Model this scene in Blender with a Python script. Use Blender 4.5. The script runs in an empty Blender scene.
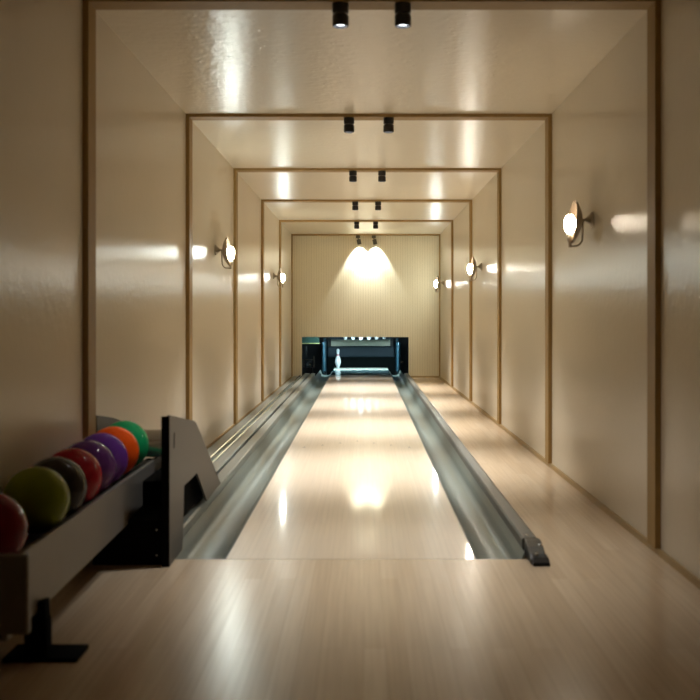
import bpy, bmesh, math, random
from mathutils import Vector, Matrix
random.seed(7)
S = bpy.context.scene
COL = S.collection
PI = math.pi

# ------------------------------------------------------------------ layout (metres; +Y runs down the lane)
XL, XR = -1.199, 1.267            # side wall faces
XC = (XL + XR) / 2
CEIL = 2.385
FOUL = 4.537                      # front edge of lane and gutters
END = 18.0                        # face of the end wall
LX0, LX1 = -0.579, 0.470          # lane edges
LXC = (LX0 + LX1) / 2
NEAR = -5.0
TRIM_Y = [4.604 + 2.667 * k for k in range(5)] + [17.865]
TRIM_D, TRIM_W = 0.13, 0.025

# ------------------------------------------------------------------ materials
def new_mat(name):
    m = bpy.data.materials.new(name); m.use_nodes = True
    nt = m.node_tree
    return m, nt, nt.nodes['Principled BSDF']

def plain(name, col, rough=0.5, metal=0.0, coat=0.0, var=0.06, scale=14.0, bump=0.0, bscale=60.0, coat_rough=0.08):
    m, nt, p = new_mat(name)
    tc = nt.nodes.new('ShaderNodeTexCoord')
    nz = nt.nodes.new('ShaderNodeTexNoise'); nz.inputs['Scale'].default_value = scale
    nz.inputs['Detail'].default_value = 3
    nt.links.new(tc.outputs['Object'], nz.inputs['Vector'])
    mix = nt.nodes.new('ShaderNodeMix'); mix.data_type = 'RGBA'
    a = [max(0, c * (1 - var)) for c in col] + [1]; b = [min(1, c * (1 + var)) for c in col] + [1]
    mix.inputs['A'].default_value = a; mix.inputs['B'].default_value = b
    nt.links.new(nz.outputs['Fac'], mix.inputs['Factor'])
    nt.links.new(mix.outputs['Result'], p.inputs['Base Color'])
    p.inputs['Roughness'].default_value = rough; p.inputs['Metallic'].default_value = metal
    p.inputs['Coat Weight'].default_value = coat; p.inputs['Coat Roughness'].default_value = coat_rough
    if bump:
        n2 = nt.nodes.new('ShaderNodeTexNoise'); n2.inputs['Scale'].default_value = bscale
        nt.links.new(tc.outputs['Object'], n2.inputs['Vector'])
        bp = nt.nodes.new('ShaderNodeBump'); bp.inputs['Strength'].default_value = bump
        bp.inputs['Distance'].default_value = 0.002
        nt.links.new(n2.outputs['Fac'], bp.inputs['Height'])
        nt.links.new(bp.outputs['Normal'], p.inputs['Normal'])
    return m

def planks(name, light, dark, rough, width, length, coat=0.0, coat_rough=0.05, grain=0.25, spec=0.5):
    """boards running along Y: brick texture turned 90 degrees plus stretched grain"""
    m, nt, p = new_mat(name)
    tc = nt.nodes.new('ShaderNodeTexCoord')
    mp = nt.nodes.new('ShaderNodeMapping'); mp.inputs['Rotation'].default_value = (0, 0, PI / 2)
    nt.links.new(tc.outputs['Object'], mp.inputs['Vector'])
    br = nt.nodes.new('ShaderNodeTexBrick')
    br.inputs['Scale'].default_value = 1.0
    br.inputs['Brick Width'].default_value = length; br.inputs['Row Height'].default_value = width
    br.inputs['Mortar Size'].default_value = 0.0006
    br.inputs['Color1'].default_value = (*light, 1); br.inputs['Color2'].default_value = (*dark, 1)
    br.inputs['Mortar'].default_value = (*[c * 0.8 for c in dark], 1)
    br.offset = 0.37
    nt.links.new(mp.outputs['Vector'], br.inputs['Vector'])
    m2 = nt.nodes.new('ShaderNodeMapping'); m2.inputs['Scale'].default_value = (70, 1.6, 1)
    nt.links.new(tc.outputs['Object'], m2.inputs['Vector'])
    nz = nt.nodes.new('ShaderNodeTexNoise'); nz.inputs['Scale'].default_value = 1; nz.inputs['Detail'].default_value = 4
    nt.links.new(m2.outputs['Vector'], nz.inputs['Vector'])
    ramp = nt.nodes.new('ShaderNodeMapRange')
    ramp.inputs['From Min'].default_value = 0.3; ramp.inputs['From Max'].default_value = 0.7
    ramp.inputs['To Min'].default_value = 1 - grain; ramp.inputs['To Max'].default_value = 1.0
    nt.links.new(nz.outputs['Fac'], ramp.inputs['Value'])
    mx = nt.nodes.new('ShaderNodeMix'); mx.data_type = 'RGBA'; mx.blend_type = 'MULTIPLY'
    mx.inputs['Factor'].default_value = 1
    nt.links.new(br.outputs['Color'], mx.inputs['A']); nt.links.new(ramp.outputs['Result'], mx.inputs['B'])
    nt.links.new(mx.outputs['Result'], p.inputs['Base Color'])
    p.inputs['Roughness'].default_value = rough
    p.inputs['Specular IOR Level'].default_value = spec
    p.inputs['Coat Weight'].default_value = coat; p.inputs['Coat Roughness'].default_value = coat_rough
    return m

def lacquer_wall(name, col, rough, bump=0.12, bscale=22, aniso=0.7):
    """satin lacquered panel with faint orange peel and a few droplets"""
    m, nt, p = new_mat(name)
    tc = nt.nodes.new('ShaderNodeTexCoord')
    nz = nt.nodes.new('ShaderNodeTexNoise'); nz.inputs['Scale'].default_value = 1.3; nz.inputs['Detail'].default_value = 4
    nt.links.new(tc.outputs['Object'], nz.inputs['Vector'])
    mix = nt.nodes.new('ShaderNodeMix'); mix.data_type = 'RGBA'
    mix.inputs['A'].default_value = (*[c * 0.95 for c in col], 1); mix.inputs['B'].default_value = (*[min(1, c * 1.05) for c in col], 1)
    nt.links.new(nz.outputs['Fac'], mix.inputs['Factor'])
    nt.links.new(mix.outputs['Result'], p.inputs['Base Color'])
    p.inputs['Roughness'].default_value = rough
    p.inputs['Anisotropic'].default_value = aniso         # fine brushed grain: highlights stretch along the room
    tg = nt.nodes.new('ShaderNodeCombineXYZ'); tg.inputs[1].default_value = 1.0
    nt.links.new(tg.outputs[0], p.inputs['Tangent'])
    n2 = nt.nodes.new('ShaderNodeTexNoise'); n2.inputs['Scale'].default_value = bscale; n2.inputs['Detail'].default_value = 2
    nt.links.new(tc.outputs['Object'], n2.inputs['Vector'])
    vo = nt.nodes.new('ShaderNodeTexVoronoi'); vo.inputs['Scale'].default_value = 16
    nt.links.new(tc.outputs['Object'], vo.inputs['Vector'])
    mr = nt.nodes.new('ShaderNodeMapRange'); mr.inputs['From Min'].default_value = 0.0; mr.inputs['From Max'].default_value = 0.2
    mr.inputs['To Min'].default_value = 0.5; mr.inputs['To Max'].default_value = 0.0
    nt.links.new(vo.outputs['Distance'], mr.inputs['Value'])
    ad = nt.nodes.new('ShaderNodeMath'); ad.operation = 'ADD'
    nt.links.new(n2.outputs['Fac'], ad.inputs[0]); nt.links.new(mr.outputs['Result'], ad.inputs[1])
    bp = nt.nodes.new('ShaderNodeBump'); bp.inputs['Strength'].default_value = bump; bp.inputs['Distance'].default_value = 0.008
    nt.links.new(ad.outputs[0], bp.inputs['Height']); nt.links.new(bp.outputs['Normal'], p.inputs['Normal'])
    return m

def wood(name, light, dark, rough=0.45, axis=2):
    m, nt, p = new_mat(name)
    tc = nt.nodes.new('ShaderNodeTexCoord')
    mp = nt.nodes.new('ShaderNodeMapping'); sc = [30, 30, 30]; sc[axis] = 1.5
    mp.inputs['Scale'].default_value = sc
    nt.links.new(tc.outputs['Object'], mp.inputs['Vector'])
    nz = nt.nodes.new('ShaderNodeTexNoise'); nz.inputs['Scale'].default_value = 1; nz.inputs['Detail'].default_value = 5
    nt.links.new(mp.outputs['Vector'], nz.inputs['Vector'])
    mix = nt.nodes.new('ShaderNodeMix'); mix.data_type = 'RGBA'
    mix.inputs['A'].default_value = (*dark, 1); mix.inputs['B'].default_value = (*light, 1)
    nt.links.new(nz.outputs['Fac'], mix.inputs['Factor'])
    nt.links.new(mix.outputs['Result'], p.inputs['Base Color'])
    p.inputs['Roughness'].default_value = rough; p.inputs['Specular IOR Level'].default_value = 0.25
    return m

def glow(name, col, strength):
    m, nt, p = new_mat(name)
    p.inputs['Base Color'].default_value = (0.8, 0.8, 0.8, 1)
    p.inputs['Emission Color'].default_value = (*col, 1); p.inputs['Emission Strength'].default_value = strength
    return m

M = {}
WALLC = (0.64, 0.565, 0.435)
M['wall'] = lacquer_wall('wall_lacquer', WALLC, 0.30, 0.2, 22, 0.85)
M['ceiling'] = lacquer_wall('ceiling_lacquer', WALLC, 0.32, 0.45, 18, 0.6)
M['front'] = plain('dark_low_bounce', (0.10, 0.07, 0.045), 0.6)  # kept dark so the unseen wall behind the camera bounces little light
M['trim'] = wood('oak_trim', (0.37, 0.24, 0.09), (0.26, 0.16, 0.055), 0.6)
M['base'] = wood('oak_skirting', (0.40, 0.28, 0.13), (0.30, 0.20, 0.085), axis=1)
M['slat'] = wood('slatted_panel', (0.72, 0.65, 0.47), (0.64, 0.57, 0.40), 0.5)
M['groove'] = plain('slat_backing', (0.45, 0.385, 0.26), 0.7)
M['approach'] = planks('approach_boards', (0.63, 0.485, 0.325), (0.56, 0.42, 0.27), 0.26, 0.066, 1.4, grain=0.14, spec=0.6)
M['lane'] = planks('lane_boards', (0.72, 0.60, 0.455), (0.68, 0.555, 0.41), 0.3, 0.0265, 2.2, coat=0.48, coat_rough=0.06, grain=0.10, spec=0.3)
M['deck'] = plain('pin_deck_top', (0.58, 0.62, 0.53), 0.45)
M['tail'] = plain('lane_tail_shade', (0.05, 0.09, 0.10), 0.2, coat=0.5)  # unlit far stretch of the lane: its shade is put into the colour
M['arrow'] = plain('arrow_inlay', (0.10, 0.06, 0.03), 0.3)
M['gutter'] = plain('gutter_composite', (0.115, 0.14, 0.122), 0.34, coat=0.0, var=0.12, scale=35, coat_rough=0.2)
M['cap'] = plain('cap_grey', (0.21, 0.22, 0.19), 0.32, metal=0.35, var=0.06)
M['cap_dark'] = plain('cap_dark_grey', (0.11, 0.112, 0.10), 0.4, metal=0.2)
M['plate_dark'] = plain('plate_dark', (0.045, 0.043, 0.034), 0.6)
M['nose'] = plain('nose_dark', (0.035, 0.036, 0.032), 0.35)
M['alu'] = plain('rail_aluminium', (0.62, 0.64, 0.58), 0.22, metal=0.85)
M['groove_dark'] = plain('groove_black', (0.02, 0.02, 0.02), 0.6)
M['black'] = plain('black_paint_and_shade', (0.005, 0.0045, 0.004), 0.8)  # black parts, and the shade inside the lift housing
M['black'].node_tree.nodes['Principled BSDF'].inputs['Specular IOR Level'].default_value = 0.03
M['blackplastic'] = plain('black_plastic', (0.008, 0.008, 0.009), 0.3)
M['blackplastic'].node_tree.nodes['Principled BSDF'].inputs['Specular IOR Level'].default_value = 0.25
M['housing'] = plain('housing_grey', (0.08, 0.069, 0.055), 0.5, metal=0.1)
M['rail'] = plain('rack_grey', (0.19, 0.175, 0.15), 0.42, metal=0.1)
M['steel'] = plain('steel', (0.55, 0.55, 0.53), 0.18, metal=1.0)
M['chute'] = plain('chute_steel', (0.36, 0.37, 0.36), 0.16, metal=0.9)
M['brass'] = plain('aged_brass', (0.46, 0.40, 0.31), 0.4, metal=0.35)
M['dish'] = plain('cream_shade', (0.07, 0.047, 0.028), 0.6)
M['spot'] = plain('spot_black', (0.008, 0.007, 0.008), 0.4)
M['spotneck'] = plain('spot_neck_grey', (0.16, 0.14, 0.12), 0.4, metal=0.4)
M['spotgrey'] = plain('spot_bronze', (0.09, 0.075, 0.05), 0.4, metal=0.4)
M['lens'] = glow('spot_lens', (0.85, 0.92, 1.0), 1.6)
M['bulb_warm'] = glow('bulb_warm', (1.0, 0.86, 0.66), 24)
M['bulb_mid'] = glow('bulb_mid', (1.0, 0.93, 0.78), 54)
M['bulb_cool'] = glow('bulb_cool', (0.92, 1.0, 0.92), 66)
M['pin'] = plain('pin_white', (0.82, 0.83, 0.84), 0.22, coat=0.5, var=0.02)
M['red'] = plain('pin_red', (0.62, 0.05, 0.09), 0.3)
M['string'] = plain('string_white', (0.7, 0.7, 0.7), 0.8)
M['pit'] = plain('pit_black', (0.018, 0.02, 0.022), 0.7)
M['cushion'] = plain('cushion_navy', (0.009, 0.022, 0.034), 0.7, var=0.2, scale=5)
M['cushion_low'] = plain('cushion_black', (0.003, 0.005, 0.005), 0.85)
M['cushion_low'].node_tree.nodes['Principled BSDF'].inputs['Specular IOR Level'].default_value = 0.08
M['teal'] = plain('kickback_teal', (0.012, 0.06, 0.09), 0.45)
M['beige'] = plain('sweep_beige', (0.40, 0.40, 0.31), 0.5)
M['greenboard'] = plain('green_board', (0.016, 0.055, 0.042), 0.6, var=0.3, scale=20)
M['yellow'] = plain('yellow_rod', (0.60, 0.58, 0.22), 0.4)
M['pitlight'] = glow('pit_lamp', (0.66, 0.92, 1.0), 85.0)

def ballmat(name, c1, c2):
    m, nt, p = new_mat(name)
    tc = nt.nodes.new('ShaderNodeTexCoord')
    nz = nt.nodes.new('ShaderNodeTexNoise'); nz.inputs['Scale'].default_value = 9; nz.inputs['Detail'].default_value = 5
    nz.inputs['Distortion'].default_value = 1.2
    nt.links.new(tc.outputs['Object'], nz.inputs['Vector'])
    mix = nt.nodes.new('ShaderNodeMix'); mix.data_type = 'RGBA'
    mix.inputs['A'].default_value = (*c1, 1); mix.inputs['B'].default_value = (*c2, 1)
    nt.links.new(nz.outputs['Fac'], mix.inputs['Factor']); nt.links.new(mix.outputs['Result'], p.inputs['Base Color'])
    p.inputs['Roughness'].default_value = 0.45; p.inputs['Specular IOR Level'].default_value = 0.0
    p.inputs['Coat Weight'].default_value = 0.6; p.inputs['Coat Roughness'].default_value = 0.02; p.inputs['Coat IOR'].default_value = 1.36
    return m

# ------------------------------------------------------------------ helpers
def obj(name, bm, mat, parent=None, smooth=False, bevel=0.0, seg=2, split=False):
    me = bpy.data.meshes.new(name)
    bmesh.ops.recalc_face_normals(bm, faces=bm.faces)
    bm.to_mesh(me); bm.free()
    me.materials.append(mat)
    o = bpy.data.objects.new(name, me); COL.objects.link(o)
    if parent is not None: o.parent = parent
    if smooth:
        for f in me.polygons: f.use_smooth = True
    if split:
        b = o.modifiers.new('edges', 'EDGE_SPLIT'); b.split_angle = 0.7
    if bevel:
        b = o.modifiers.new('bevel', 'BEVEL'); b.width = bevel; b.segments = seg; b.limit_method = 'ANGLE'; b.angle_limit = 0.6
    return o

def tag(o, label, cat, group=None):
    o['label'] = label; o['category'] = cat
    if group: o['group'] = group
    return o

def thing(name, label, cat, loc=(0, 0, 0), rz=0.0, group=None):
    o = bpy.data.objects.new(name, None); COL.objects.link(o)
    o.empty_display_size = 0.05
    o.location = loc; o.rotation_euler = (0, 0, rz)
    return tag(o, label, cat, group)

def struct(name, bm, mat, **k):
    o = obj(name, bm, mat, **k); o['kind'] = 'structure'; return o

def B(): return bmesh.new()

def box(bm, x0, x1, y0, y1, z0, z1, mat=None):
    vs = [bm.verts.new((x, y, z)) for x in (x0, x1) for y in (y0, y1) for z in (z0, z1)]
    for f in ((0, 1, 3, 2), (4, 6, 7, 5), (0, 4, 5, 1), (2, 3, 7, 6), (0, 2, 6, 4), (1, 5, 7, 3)):
        bm.faces.new([vs[i] for i in f])
    if mat is not None: bmesh.ops.transform(bm, matrix=mat, verts=vs)
    return bm

def prism(bm, pts, axis, a, b):
    """extrude a closed polygon: axis 0 -> pts are (y,z); axis 1 -> pts are (x,z)"""
    mk = (lambda p, t: (t, p[0], p[1])) if axis == 0 else (lambda p, t: (p[0], t, p[1]))
    A = [bm.verts.new(mk(p, a)) for p in pts]; C = [bm.verts.new(mk(p, b)) for p in pts]
    n = len(pts)
    for i in range(n):
        j = (i + 1) % n
        bm.faces.new((A[i], A[j], C[j], C[i]))
    f1 = bm.faces.new(A); f2 = bm.faces.new(C[::-1])
    bmesh.ops.triangulate(bm, faces=[f1, f2])
    return bm

def lathe(bm, prof, seg=32, mat=None):
    """prof: (r, z) list; r = 0 ends close to a point"""
    rings = []
    for r, z in prof:
        if r < 1e-6: rings.append([bm.verts.new((0, 0, z))])
        else: rings.append([bm.verts.new((r * math.cos(2 * PI * i / seg), r * math.sin(2 * PI * i / seg), z)) for i in range(seg)])
    for a, b in zip(rings, rings[1:]):
        for i in range(seg):
            j = (i + 1) % seg
            if len(a) == 1 and len(b) == 1: continue
            if len(a) == 1: bm.faces.new((a[0], b[i], b[j]))
            elif len(b) == 1: bm.faces.new((a[i], a[j], b[0]))
            else: bm.faces.new((a[i], a[j], b[j], b[i]))
    if mat is not None:
        bmesh.ops.transform(bm, matrix=mat, verts=[v for r in rings for v in r])
    return bm

def tube(bm, pts, r, seg=10):
    pts = [Vector(p) for p in pts]; rings = []
    for i, p in enumerate(pts):
        t = (pts[min(i + 1, len(pts) - 1)] - pts[max(i - 1, 0)]).normalized()
        u = Vector((0, 0, 1)) if abs(t.z) < 0.9 else Vector((0, 1, 0))
        a = t.cross(u).normalized(); b = t.cross(a).normalized()
        rings.append([bm.verts.new(p + r * (math.cos(2 * PI * k / seg) * a + math.sin(2 * PI * k / seg) * b)) for k in range(seg)])
    for A, C in zip(rings, rings[1:]):
        for k in range(seg):
            j = (k + 1) % seg
            bm.faces.new((A[k], A[j], C[j], C[k]))
    bm.faces.new(rings[0][::-1]); bm.faces.new(rings[-1])
    return bm

def copy_tree(o, parent=None):
    c = o.copy(); COL.objects.link(c)
    if parent is not None: c.parent = parent
    for ch in list(o.children): copy_tree(ch, c)
    return c

ROTX = lambda a: Matrix.Rotation(a, 4, 'X')
ROTY = lambda a: Matrix.Rotation(a, 4, 'Y')
T = lambda x, y, z: Matrix.Translation((x, y, z))

# ------------------------------------------------------------------ room shell
CAPX1 = 0.745
b = B()
box(b, XL - .1, XR + .1, NEAR, FOUL, -.2, 0)                       # approach
box(b, CAPX1, XR + .1, FOUL, END + .1, -.2, 0)                     # walkway beside the right gutter
box(b, XL - .1, -0.815, FOUL, END + .1, -.2, -0.001)               # strip under the ball track
struct('floor', b, M['approach'])
b = box(B(), XL - .1, XL, NEAR, END + .1, -.2, CEIL + .1); struct('wall_left', b, M['wall'])
b = box(B(), XR, XR + .1, NEAR, END + .1, -.2, CEIL + .1); struct('wall_right', b, M['wall'])
b = box(B(), XL, XR, NEAR, END + .1, CEIL, CEIL + .1); struct('ceiling', b, M['ceiling'])
b = box(B(), XL, XR, NEAR - .1, NEAR, -.2, CEIL + .1); struct('wall_front', b, M['front'])  # unseen wall added behind the camera to close off the light

OX0, OX1, OZ = -1.035, 0.748, 0.678                                # opening in the end wall
b = B()
box(b, XL, OX0, END + .006, END + .1, -.2, CEIL)
box(b, OX1, XR, END + .006, END + .1, 0, CEIL)
box(b, OX0, OX1, END + .006, END + .1, OZ, CEIL)
wb = struct('wall_back', b, M['slat'])
b = B()                                                            # reeded slats, real relief on the same wall
pitch = 0.0411; x = XL
while x < XR - 0.01:
    x1 = min(x + pitch - 0.0035, XR)
    if x1 <= OX0 or x >= OX1: box(b, x, x1, END, END + .009, 0, CEIL)
    elif x < OX0 < x1:
        box(b, x, OX0, END, END + .009, 0, CEIL); box(b, OX0, x1, END, END + .009, OZ, CEIL)
    elif x < OX1 < x1:
        box(b, x, OX1, END, END + .009, OZ, CEIL); box(b, OX1, x1, END, END + .009, 0, CEIL)
    else: box(b, x, x1, END, END + .009, OZ, CEIL)
    x += pitch
sl = obj('slat_cladding', b, M['slat'], wb)
wb.data.materials[0] = M['groove']

for i, y in enumerate(TRIM_Y):                                     # oak portal frames
    TW = TRIM_W if i < 5 else .016
    b = B(); zt = CEIL - TRIM_W + .004
    z0 = 0.030
    box(b, XL, XL + TW, y, y + TRIM_D, z0, CEIL)
    box(b, XR - TW, XR, y, y + TRIM_D, z0, CEIL)
    box(b, XL + TW, XR - TW, y, y + TRIM_D, zt, CEIL)
    struct('trim_%d' % (i + 1), b, M['trim'])
b = box(B(), XR - .012, XR, NEAR, END, 0, .030); struct('baseboard_right', b, M['base'])
b = B(); box(b, XL, XL + .012, NEAR, END, 0, .030); struct('baseboard_left', b, M['base'])
b = box(B(), OX1 + .03, XR - .012, END - .01, END, 0, .03); struct('baseboard_back', b, M['base'])

# the dark pit behind the end wall
PY1 = 22.6
struct('wall_pit_rear', box(B(), XL - .3, XR + .3, PY1, PY1 + .1, -.22, 1.6), M['pit'])
struct('wall_pit_left', box(B(), XL - .4, XL - .3, END + .1, PY1 + .1, -.22, 1.6), M['pit'])
struct('wall_pit_right', box(B(), XR + .3, XR + .4, END + .1, PY1 + .1, -.22, 1.6), M['pit'])
struct('ceiling_pit', box(B(), XL - .4, XR + .4, END + .1, PY1 + .1, 1.6, 1.7), M['pit'])
struct('floor_pit', box(B(), XL - .4, XR + .4, END + .1, PY1 + .1, -.35, -.22), M['pit'])

# ------------------------------------------------------------------ lane
lane = thing('bowling_lane', 'pale maple bowling lane between two grey gutters', 'bowling lane', (LXC, FOUL, 0))
w = (LX1 - LX0) / 2
DECK0, DECK1 = 20.5 - FOUL, 21.5 - FOUL
TAIL0 = 18.84 - FOUL
obj('lane_surface', box(B(), -w, w, 0.004, TAIL0, -.2, 0), M['lane'], lane)
obj('lane_tail', box(B(), -w, w, TAIL0, DECK0, -.2, 0), M['tail'], lane)['label'] = 'glossy unlit far end of the lane, its shade painted dark'
obj('pin_deck', box(B(), -w, w, DECK0, DECK1, -.2, 0), M['deck'], lane)['label'] = 'pale greenish pin deck'
for k in range(-3, 4):
    ay = 8.85 - FOUL - 0.14 * abs(k); ax = 0.1365 * k
    b = B(); v = [b.verts.new((ax + dx, ay + dy, 0.0006)) for dx, dy in ((-.011, -.05), (0, -.02), (.011, -.05), (0, .06))]
    b.faces.new((v[0], v[1], v[3])); b.faces.new((v[1], v[2], v[3]))
    r = bmesh.ops.extrude_face_region(b, geom=b.faces[:])
    bmesh.ops.translate(b, verts=[e for e in r['geom'] if isinstance(e, bmesh.types.BMVert)], vec=(0, 0, -0.0006))
    obj('lane_arrow', b, M['arrow'], lane)

def gutter(name, x_in, x_out, label):
    """open channel with a flat lip, a round belly and a wall up to the cap"""
    s = 1 if x_out > x_in else -1; W = abs(x_out - x_in)
    prof = [(0, -.002), (.012, -.004)]
    for i in range(0, 13):
        a = PI * i / 12
        prof.append((W / 2 - (W / 2 - .02) * math.cos(a), -.012 - .062 * math.sin(a) ** 0.85))
    prof += [(W - .012, 0.0), (W, 0.03)]
    low = [(p[0], p[1] - .02) for p in prof][::-1]
    pts = [(x_in + s * p[0], p[1]) for p in prof + low]
    b = B()
    n = len(prof)
    ys = (FOUL + .004, 20.12)
    top = [[b.verts.new((x_in + s * p[0], y, p[1])) for p in prof] for y in ys]
    bot = [[b.verts.new((x_in + s * p[0], y, p[1] - .02)) for p in prof] for y in ys]
    for i in range(n - 1):
        b.faces.new((top[0][i], top[0][i + 1], top[1][i + 1], top[1][i]))
        b.faces.new((bot[0][i], bot[1][i], bot[1][i + 1], bot[0][i + 1]))
        for e in (0, 1): b.faces.new((top[e][i], bot[e][i], bot[e][i + 1], top[e][i + 1]))
    for i in (0, n - 1): b.faces.new((top[0][i], top[1][i], bot[1][i], bot[0][i]))
    o = obj(name, b, M['gutter'], smooth=True)
    md = o.modifiers.new('edges', 'EDGE_SPLIT'); md.split_angle = 0.7
    return tag(o, label, 'gutter', 'gutters along the lane')

gutter('lane_gutter', LX0, -0.808, 'grey rounded gutter on the left of the lane, beside the ball housing')
gutter('lane_gutter', LX1, 0.676, 'grey rounded gutter on the right of the lane, ending by the black nose')

# right divider cap with black nose
cap = thing('divider_cap', 'low grey divider rail along the right gutter, with a black nose at its near end', 'divider rail', (0.711, 4.54, 0))
pr = [(-.034, 0), (-.034, .066), (-.028, .074), (.020, .076), (.030, .07), (.034, .055), (.034, 0)]
obj('rail', prism(B(), pr, 1, 0.08, 13.45), M['cap_dark'], cap)
nose = [(0.08, 0), (0.08, .074), (0.03, .071), (-.03, .060), (-.08, .040), (-.105, .024), (-.105, 0)]
nb = prism(B(), nose, 0, -.026, .040)
obj('end_slope', nb, M['nose'], cap, bevel=.012, seg=3)['label'] = 'dark sloping end of the rail'
obj('foot', prism(B(), [(-.05, 0), (-.05, .034), (-.10, .030), (-.135, .014), (-.135, 0)], 0, -.020, .050), M['blackplastic'], cap, bevel=.004)['label'] = 'black end foot'
for (sx, sy, sz) in ((-.008, .12, .077), (.025, -.02, .063), (.000, -.085, .040)):
    obj('screw', lathe(B(), [(0, .004), (.007, .003), (.009, 0), (.009, -.006), (0, -.006)], 14, T(sx, sy, sz) @ ROTX(0.35 if sy < 0 else 0)), M['steel'], cap, smooth=True)

# left cap and ball track
cap = thing('divider_cap', 'low grey divider rail along the left gutter', 'divider rail', (-0.8445, 5.0, 0))
pr = [(-.036, 0), (-.036, .07), (-.031, .075), (.027, .076), (.034, .07), (.034, 0)]
obj('rail', prism(B(), pr, 1, -.27, 13.0), M['cap'], cap)
tr = thing('ball_return_track', 'grey metal ball return track running along the left wall', 'ball return track', (-1.03, 5.0, 0))
obj('track_cover', prism(B(), [(.128, 0), (.128, .068), (.122, .074), (.066, .076), (.058, .072), (.058, 0)], 1, .5, 13.0), M['cap'], tr)
obj('rail', prism(B(), [(.058, 0), (.058, .078), (.052, .083), (.045, .078), (.045, 0)], 1, .5, 13.0), M['alu'], tr)
obj('track_bed', prism(B(), [(.045, 0), (.045, .012), (-.02, .012), (-.02, 0)], 1, .5, 13.0), M['gutter'], tr)
obj('rail', prism(B(), [(-.02, 0), (-.02, .05), (-.027, .056), (-.036, .05), (-.036, 0)], 1, .5, 13.0), M['alu'], tr)
obj('track_cover', prism(B(), [(-.036, 0), (-.036, .03), (-.135, .03), (-.14, .02), (-.14, 0)], 1, .5, 13.0), M['cap'], tr)
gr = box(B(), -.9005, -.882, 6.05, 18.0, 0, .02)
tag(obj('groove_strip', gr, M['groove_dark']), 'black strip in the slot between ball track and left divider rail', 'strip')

# ------------------------------------------------------------------ ball lift housing
lift = thing('ball_lift', 'grey ball lift housing with black front at the end of the ball rack', 'ball return', (-0.965, 4.434, 0))
ox, oy = -0.965, 4.434
side = [(4.40, 0.0), (4.40, .606), (4.412, .617), (5.065, .530), (5.12, .512), (5.27, .444), (5.49, .336), (5.65, .255), (5.80, .175), (5.98, .098),
        (5.465, .085), (5.14, .275), (4.767, .274), (4.74, .085), (4.72, 0.0)]
sp = [(y - oy, z) for y, z in side]
obj('side_plate', prism(B(), sp, 0, .162, .172), M['housing'], lift)
sq = [(4.74, 0), (4.74, .572), (4.755, .584), (5.065, .545), (5.3, .50), (5.5, .34), (5.8, .175), (5.98, .098), (5.98, 0)]
obj('side_plate', prism(B(), [(y - oy, z) for y, z in sq], 0, -.226, -.206), M['plate_dark'], lift)
obj('edge_trim', box(B(), .141, .1735, -.040, -.033, 0, .613), M['black'], lift)['label'] = 'black front edge of the side plate'
obj('slot', prism(B(), [(.07, .47), (.075, .535), (.092, .533), (.087, .468)], 0, .170, .1732), M['black'], lift)['label'] = 'narrow dark slot'
obj('front_panel', box(B(), -.148, .143, 0, .02, 0, .185), M['black'], lift)['label'] = 'black front panel'
hb = prism(B(), [(.02, 0.002), (.02, .185), (.29, .195), (.29, .002)], 0, -.138, .160)
prism(hb, [(.29, .085), (.29, .30), (1.05, .30), (1.30, .20), (1.60, .085)], 0, -.138, .125)
obj('dark_inside', hb, M['black'], lift)  # solid black block in place of the shaded inside of the housing
for (px, pz) in ((.115, .145), (.115, .04)):
    obj('bolt', lathe(B(), [(0, .004), (.004, .003), (.005, 0), (.005, -.004), (0, -.004)], 10, T(px, 0, pz) @ ROTX(PI / 2)), M['steel'], lift)
# curved steel chute between the plates
b = B(); r = .115
arc = [(.66 - r * math.cos(t), .372 + r * math.sin(t)) for t in [PI * i / 14 for i in range(0, 15)]]
arc += [(.66 + (r - .01) * math.cos(t), .372 + (r - .01) * math.sin(t)) for t in [PI * i / 14 for i in range(0, 15)]]
obj('chute', prism(B(), arc, 0, -.205, .144), M['chute'], lift, smooth=True, split=True)['label'] = 'curved shiny steel chute'

# ------------------------------------------------------------------ ball rack
SL = math.atan2(.021, 1.08)
rack = thing('ball_rack', 'long grey ball rack on a black foot along the left wall', 'ball rack', (-1.06, 3.2, 0))
def zz(y): return math.tan(SL) * (y + 3.2 - 3.5)
def skew(bm):
    for v in bm.verts: v.co.z += zz(v.co.y)
    return bm
RX = .085
rp = [(-.27, .137), (-.27, .346), (2.12, .360), (2.12, .184)]
obj('side_rail', prism(B(), rp, 0, RX - .012, RX + .008), M['rail'], rack, bevel=.004)
obj('side_rail', prism(B(), rp, 0, -.118, -.104), M['rail'], rack, bevel=.004)
obj('end_panel', box(B(), -.118, .160, -.305, -.272, .165, .379), M['rail'], rack, bevel=.006)
tp = [(-.104, .318), (-.065, .318), (-.035, .297), (.01, .297), (.04, .318), (RX - .012, .318), (RX - .012, .15), (-.104, .15)]
obj('trough', skew(prism(B(), tp, 1, -.265, 1.85)), M['blackplastic'], rack)['label'] = 'dark trough under the balls'
pb = B()
box(pb, .052, .122, .0, .05, .012, .122); prism(pb, [(.078, .012), (.124, .012), (.116, .178), (.088, .172)], 1, -.004, .045)
obj('post', pb, M['black'], rack, bevel=.004)
obj('base_plate', box(B(), -.005, .215, -.02, .12, 0, .014), M['black'], rack, bevel=.003)
obj('post', box(B(), -.02, .03, 1.72, 1.76, 0, .15), M['black'], rack)

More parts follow.
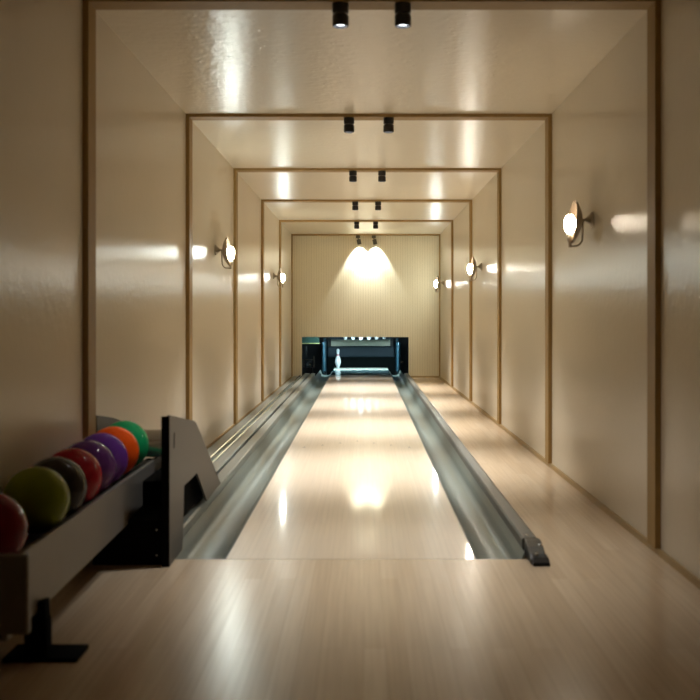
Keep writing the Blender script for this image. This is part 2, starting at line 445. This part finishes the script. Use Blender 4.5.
BR = .1078
def ball_mesh():
    b = B(); bmesh.ops.create_uvsphere(b, u_segments=48, v_segments=28, radius=BR); return b
balls = [
    ('wine red bowling ball at the near end of the rack, nearest to the camera', (0.22, .004, .008), (.16, .003, .006), 3.06),
    ('olive green bowling ball, second from the near end of the rack', (.22, .275, .006), (.165, .21, .004), 3.506),
    ('black bowling ball between the olive ball and the bright red ball', (.020, .014, .010), (.032, .022, .014), 3.722),
    ('bright red bowling ball between the black ball and a purple ball', (.34, .005, .012), (.26, .004, .009), 3.938),
    ('dark purple bowling ball right behind the bright red ball', (.08, .018, .11), (.105, .025, .14), 4.154),
    ('purple bowling ball right in front of the orange ball', (.10, .025, .21), (.13, .035, .26), 4.370),
    ('orange bowling ball between a purple ball and the green ball', (.95, .13, .010), (.80, .07, .008), 4.585),
    ('green bowling ball at the far end of the rack by the steel chute', (.008, .30, .10), (.015, .42, .15), 4.80)]
for i, (lab, c1, c2, y) in enumerate(balls):
    o = obj('bowling_ball', ball_mesh(), ballmat('ball_%d' % i, c1, c2), smooth=True)
    o.location = (-1.064, y, .296 + BR + 0.0205 + zz(y - 3.2))
    tag(o, lab, 'bowling ball', 'balls on the rack')

# ------------------------------------------------------------------ wall sconces (local +X points into the room)
def make_sconce():
    t = thing('wall_sconce', 'x', 'wall lamp', (0, 0, 0), 0, 'wall sconces down the lane')
    obj('back_plate', lathe(B(), [(0, 0), (.042, 0), (.042, .008), (.030, .016), (.012, .036), (.007, .046), (0, .046)], 28, ROTY(PI / 2)), M['brass'], t, smooth=True)
    obj('stem', tube(B(), [(.03, 0, 0), (.075, 0, 0)], .0055), M['brass'], t, smooth=True)
    pts = [(.050, 0, 0), (.052, 0, -.02), (.055, 0, -.09)]
    for i in range(1, 8):
        a = PI / 2 * i / 7
        pts.append((.095 - .04 * math.cos(a), 0, -.10 - .045 * math.sin(a)))
    pts += [(.110, 0, -.146), (.130, 0, -.146)]
    obj('arm', tube(B(), pts, .0048), M['brass'], t, smooth=True)
    obj('lamp_holder', lathe(B(), [(0, -.152), (.008, -.152), (.009, -.125), (.017, -.115), (.019, -.075), (0, -.075)], 20, T(.124, 0, 0)), M['brass'], t, smooth=True)
    # dish: spherical cap, concave towards the room
    R, d = .124, .050; rho = (R * R + d * d) / (2 * d); am = math.asin(R / rho)
    pr = [(rho * math.sin(am * i / 12), rho - rho * math.cos(am * i / 12)) for i in range(13)]
    pr2 = [(max(0, r - .0), z + .004) for r, z in pr][::-1]
    mt = T(.058, 0, -.018) @ ROTY(PI / 2 - .10)
    obj('shade', lathe(B(), pr, 48, mt), M['brass'], t, smooth=True)['label'] = 'round dished shade'
    sh = t.children[-1]
    obj('reflector', lathe(B(), [(r * .985, z + .004) for r, z in pr], 48, mt), M['dish'], sh, smooth=True)['label'] = 'cream inner face of the shade'
    prof = []
    for i in range(15):
        a = PI * i / 14
        prof.append((.031 * math.sin(a) ** .8 if 0 < i < 14 else 0, -.024 - .053 * math.cos(a)))
    obj('bulb', lathe(B(), prof, 24, T(.124, 0, 0)), M['bulb_cool'], t, smooth=True)['label'] = 'glowing bulb'
    return t
ZS = 1.556
spots_ = [
    ('R', 5.99, 'bulb_warm', 'warm glowing dish sconce on the right wall, nearest and largest of the sconces'),
    ('R', 11.6, 'bulb_mid', 'lit dish sconce on the right wall, second from the front on that side'),
    ('R', 17.1, 'bulb_cool', 'lit dish sconce on the right wall close to the slatted end wall'),
    ('L', 8.72, 'bulb_cool', 'lit dish sconce on the left wall, nearer of the two on that side'),
    ('L', 14.3, 'bulb_cool', 'lit dish sconce on the left wall, farther of the two on that side')]
proto = make_sconce()
for i, (side_, y, bm_, lab) in enumerate(spots_):
    t = proto if i == 0 else copy_tree(proto)
    t.location = (XR, y, ZS) if side_ == 'R' else (XL, y, ZS)
    t.rotation_euler = (0, 0, PI if side_ == 'R' else 0)
    t['label'] = lab
    for ch in t.children:
        if ch.name.startswith('bulb'):
            if i: ch.data = ch.data.copy()
            ch.data.materials[0] = M[bm_]

# ------------------------------------------------------------------ ceiling spots
def lamp(name, loc, energy, col, size, blend, rot=(0, 0, 0), radius=.025):
    l = bpy.data.lights.new(name, 'SPOT'); l.energy = energy; l.color = col; l.spot_size = size; l.spot_blend = blend
    l.shadow_soft_size = radius
    o = bpy.data.objects.new(name, l); COL.objects.link(o); o.location = loc; o.rotation_euler = rot
    return o

def make_spot():
    t = thing('ceiling_spotlight', 'x', 'spotlight', (0, 0, 0), 0, 'pairs of ceiling spotlights')
    r = .0355
    obj('base', lathe(B(), [(0, 0), (r, 0), (r, -.040), (r - .003, -.043), (0, -.043)], 28), M['spot'], t, smooth=False)
    obj('neck', lathe(B(), [(0, -.04), (.026, -.04), (.026, -.052), (0, -.052)], 20), M['spotneck'], t)
    obj('head', lathe(B(), [(0, -.049), (r - .003, -.049), (r, -.052), (r, -.095), (r - .003, -.098), (r - .006, -.098), (r - .006, -.080), (0, -.080)], 28), M['spot'], t)
    obj('lens', lathe(B(), [(0, -.0870), (.016, -.0870), (.0285, -.0860), (.0285, -.080), (0, -.080)], 24), M['lens'], t)['label'] = 'bright lens'
    return t
proto = make_spot()
ordn = ['nearest pair', 'second pair from the front', 'third pair from the front', 'fourth pair from the front', 'fifth pair from the front']
SPOT_E = [14, 50, 64, 74, 78]
for k in range(5):
    for s, nm in ((-1, 'left'), (1, 'right')):
        t = proto if (k == 0 and s == -1) else copy_tree(proto)
        loc = (XC + s * .134, TRIM_Y[k] + .038, CEIL - TRIM_W + .004)
        t.location = loc
        t['label'] = 'black cylinder spotlight, %s one of the %s under the oak beams' % (nm, ordn[k])
        if s == -1 and k == 0: t.rotation_euler = (0, 0, 0)
        lamp('spot_beam', (loc[0], loc[1], loc[2] - .11), SPOT_E[k], (0.97, 0.98, 1.0), math.radians(80), 1.0)
# two tilted spots at the end wall
for s, nm in ((-1, 'left'), (1, 'right')):
    t = thing('wall_washer', 'tilted bronze spotlight throwing light on the end wall, %s one of two' % nm, 'spotlight', (XC + s * .131, 17.905, CEIL - TRIM_W + .004), 0, 'tilted spots at the end wall')
    obj('base', lathe(B(), [(0, 0), (.034, 0), (.034, -.045), (0, -.045)], 24), M['spotgrey'], t)
    obj('neck', tube(B(), [(0, 0, -.045), (.015, 0, -.085)], .010), M['spotgrey'], t)
    mt = T(.016, -.015, -.10) @ ROTX(.10) @ ROTY(-.22)
    obj('head', lathe(B(), [(0, .035), (.030, .035), (.034, .03), (.034, -.05), (.026, -.05), (.026, -.042), (0, -.042)], 24, mt), M['spotgrey'], t)
    obj('lens', lathe(B(), [(0, -.047), (.0255, -.046), (.0255, -.042), (0, -.042)], 20, mt), M['lens'], t)
    p = mt @ Vector((0, 0, -.06))
    lamp('washer_beam', (XC + s * .131 + p.x, 17.905 + p.y, CEIL - TRIM_W + p.z), 15, (.95, 1.0, .99), math.radians(84), .3, rot=(.5, 0, 0))

# ------------------------------------------------------------------ pins
PP = [(0.0, 0), (.0285, 0), (.031, .012), (.036, .03), (.045, .055), (.055, .085), (.0603, .114), (.058, .145), (.050, .18), (.039, .21), (.029, .235),
      (.0245, .255), (.0238, .268), (.0255, .29), (.029, .31), (.0322, .335), (.0318, .352), (.027, .368), (.018, .378), (.008, .381), (0, .3813)]
def prof_r(z):
    for (r0, z0), (r1, z1) in zip(PP[1:], PP[2:]):
        if z0 <= z <= z1: return r0 + (r1 - r0) * (z - z0) / max(1e-6, z1 - z0)
def make_pin(name, label, hang):
    b = lathe(B(), PP, 28)
    o = obj(name, b, M['pin'], smooth=True)
    tag(o, label, 'bowling pin', 'pins hanging in the pinsetter' if hang else None)
    for z0, z1 in ((.238, .252), (.262, .276)):
        zs = [z0 + (z1 - z0) * i / 4 for i in range(5)]
        pr = [(prof_r(z) + .0008, z) for z in zs]
        obj('red_band', lathe(B(), [(prof_r(z0) - .001, z0)] + pr + [(prof_r(z1) - .001, z1)], 28), M['red'], o, smooth=True)
    if hang: obj('string', tube(B(), [(0, 0, .38), (0, 0, .4302)], .0015, 6), M['string'], o)
    return o
PR, PS = 20.61, .264
pos = {1: (0, 0), 2: (-1, 1), 3: (1, 1), 4: (-2, 2), 5: (0, 2), 6: (2, 2), 7: (-3, 3), 8: (-1, 3), 9: (1, 3), 10: (3, 3)}
o = make_pin('bowling_pin', 'single white bowling pin with red neck bands standing on the pin deck', False)
o.location = (LXC - 3 * .1524, PR + 3 * PS, 0)
pp = make_pin('bowling_pin', 'x', True)
where = {1: 'frontmost pin hanging over the middle of the pin deck', 2: 'hanging pin just left of and behind the frontmost one', 3: 'hanging pin just right of and behind the frontmost one',
         4: 'leftmost white pin hanging at the top of the pit opening', 5: 'hanging pin hidden straight behind the frontmost one', 6: 'hanging pin second from the right at the top of the opening',
         8: 'hanging pin in the back row, left of the middle', 9: 'hanging pin in the back row, right of the middle', 10: 'rightmost white pin hanging at the top of the pit opening'}
for i, n in enumerate((1, 2, 3, 4, 5, 6, 8, 9, 10)):
    c = pp if i == 0 else copy_tree(pp)
    c.location = (LXC + pos[n][0] * .1524, PR + pos[n][1] * PS, .570)
    c['label'] = where[n]

# ------------------------------------------------------------------ pit machinery
pf = thing('pinsetter', 'dark pinsetter frame above the pin deck with the pins on strings', 'pinsetter', (LXC, 20.5, 0))
obj('table', box(B(), -.78, .78, 0, 1.0, 1.598, 1.6), M['pit'], pf)
obj('string_plate', box(B(), -.75, .75, -.1, 1.15, 1.60 - .6 + .0, 1.03), M['pit'], pf)
obj('cross_bar', box(B(), -.62, .60, 1.02, 1.06, .560, .62), M['cushion'], pf)
for sx in (-.74, .71): obj('hanger', box(B(), sx, sx + .03, .3, .36, 1.03, 1.598), M['pit'], pf)
for sx in (-.62, .58): obj('bracket', box(B(), sx, sx + .02, 1.02, 1.06, .62, 1.0), M['pit'], pf)

sw = thing('sweep_board', 'beige board above the navy cushion behind the pin deck', 'sweep board', (LXC, 21.66, .43))
obj('board', box(B(), -.60, .585, 0, .03, .0, .128), M['beige'], sw)
for x0 in (-.66, .585): obj('end_block', box(B(), x0, x0 + .06, -.02, .05, -.01, .20), M['pit'], sw)['label'] = 'black end block'
for x0 in (-.75, .70): obj('bracket', box(B(), x0, x0 + .05, -.03, .02, .0, .16), M['teal'], sw)['label'] = 'teal bracket'
cu = thing('pit_cushion', 'navy padded cushion closing the pit behind the standing pin', 'cushion', (LXC, 21.7, 0))
obj('pad', box(B(), -.675, .675, 0, .12, .20, .425), M['cushion'], cu, bevel=.03, seg=3)
obj('skirt', box(B(), -.675, .675, .015, .10, -.2, .205), M['cushion_low'], cu)
for s, nm in ((-1, 'left'), (1, 'right')):
    xk = LXC + s * .712
    kb = thing('kickback', 'dark teal kickback panel on the %s side of the pin deck' % nm, 'kickback panel', (xk, 20.2, 0))
    obj('panel', box(B(), -.02, .02, 0, 1.4, -.15, .52), M['teal'], kb, bevel=.004)
    obj('edge_post', lathe(B(), [(0, -.05), (.028, -.05), (.03, 0), (.03, .50), (.022, .525), (0, .53)], 18, T(0, -.03, 0)), M['teal'], kb, smooth=True)
    if s > 0: obj('reflector', lathe(B(), [(0, .006), (.022, .004), (.024, 0), (0, 0)], 16, T(.062, -.02, .17) @ ROTX(PI / 2)), M['steel'], kb)
    obj('foot', box(B(), -.06, .06, -.03, .05, -.15, .0), M['pit'], kb)
# left compartment
gb = thing('control_board', 'dark green board at the top left of the pit opening', 'board', (-1.0, 20.42, -.22))
obj('board', box(B(), -.17, .16, -.02, .02, .72, .92), M['greenboard'], gb)
obj('post', box(B(), -.10, -.08, .021, .04, 0, .90), M['pit'], gb)
yr = tag(obj('guide_rod', tube(B(), [(-1.22, 20.35, .512), (-.82, 20.35, .512)], .008), M['yellow']), 'thin yellow rod under the green board in the pit', 'rod')
mo = thing('lift_motor', 'small dark motor unit low in the left of the pit', 'motor', (-1.02, 20.3, 0))
obj('stand', box(B(), -.06, .06, -.05, .12, -.22, .06), M['pit'], mo)
obj('body', lathe(B(), [(0, -.07), (.05, -.07), (.055, -.05), (.055, .08), (0, .09)], 24, T(0, 0, .12) @ ROTX(PI / 2)), M['chute'], mo, smooth=True)
obj('pulley', lathe(B(), [(0, 0), (.024, 0), (.03, .008), (.024, .016), (0, .016)], 20, T(0, -.085, .12) @ ROTX(PI / 2)), M['steel'], mo, smooth=True)
obj('bracket', box(B(), -.11, -.095, -.05, .0, .06, .22), M['chute'], mo); obj('bracket', box(B(), .08, .092, -.05, .0, .06, .28), M['chute'], mo)
obj('top_bar', box(B(), -.13, .06, -.04, -.02, .20, .215), M['chute'], mo)
# lamp bar over the pin deck, up behind the end wall
obj('lamp_bar', box(box(box(B(), -.6, .6, -.04, .04, .012, .06), -.6, .6, -.045, -.04, -.075, .06), -.6, .6, .04, .045, .0, .06), M['pit'], pf).location = (0, -.4, .93)  # front skirt added to keep the tube's glow off the lane
obj('lamp_tube', box(B(), -.58, .58, -.02, .02, 0, .012), M['pitlight'], pf).location = (0, -.4, .93)
for sx in (-.5, .5): obj('rod', tube(B(), [(sx, 0, .05), (sx, 0, .6698)], .008, 8), M['pit'], pf).location = (0, -.4, .93)

# ------------------------------------------------------------------ world, camera, colour
wd = bpy.data.worlds.new('World'); S.world = wd; wd.use_nodes = True
wd.node_tree.nodes['Background'].inputs['Color'].default_value = (0.02, 0.016, 0.012, 1)
wd.node_tree.nodes['Background'].inputs['Strength'].default_value = 0.2
cd = bpy.data.cameras.new('camera'); cam = bpy.data.objects.new('camera', cd); COL.objects.link(cam)
cam.location = (0, 0, 1.02); cam.rotation_euler = (PI / 2, 0, 0)
cd.sensor_width = 36; cd.lens = 36 * 1080 / 700
cd.shift_x = -13.8 / 700; cd.shift_y = -33.5 / 700
cd.clip_start = .05; cd.clip_end = 60
cd.dof.use_dof = True; cd.dof.focus_distance = 15.0; cd.dof.aperture_fstop = 4.0
S.camera = cam
S.view_settings.view_transform = 'Standard'; S.view_settings.look = 'None'
S.view_settings.gamma = 1; S.view_settings.use_curve_mapping = False
S.view_settings.exposure = 2.2
try:
    S.cycles.use_denoising = True
    S.cycles.max_bounces = 10; S.cycles.diffuse_bounces = 6; S.cycles.glossy_bounces = 5
    S.cycles.sample_clamp_indirect = 4.0
    S.cycles.caustics_reflective = False; S.cycles.caustics_refractive = False
except Exception: pass
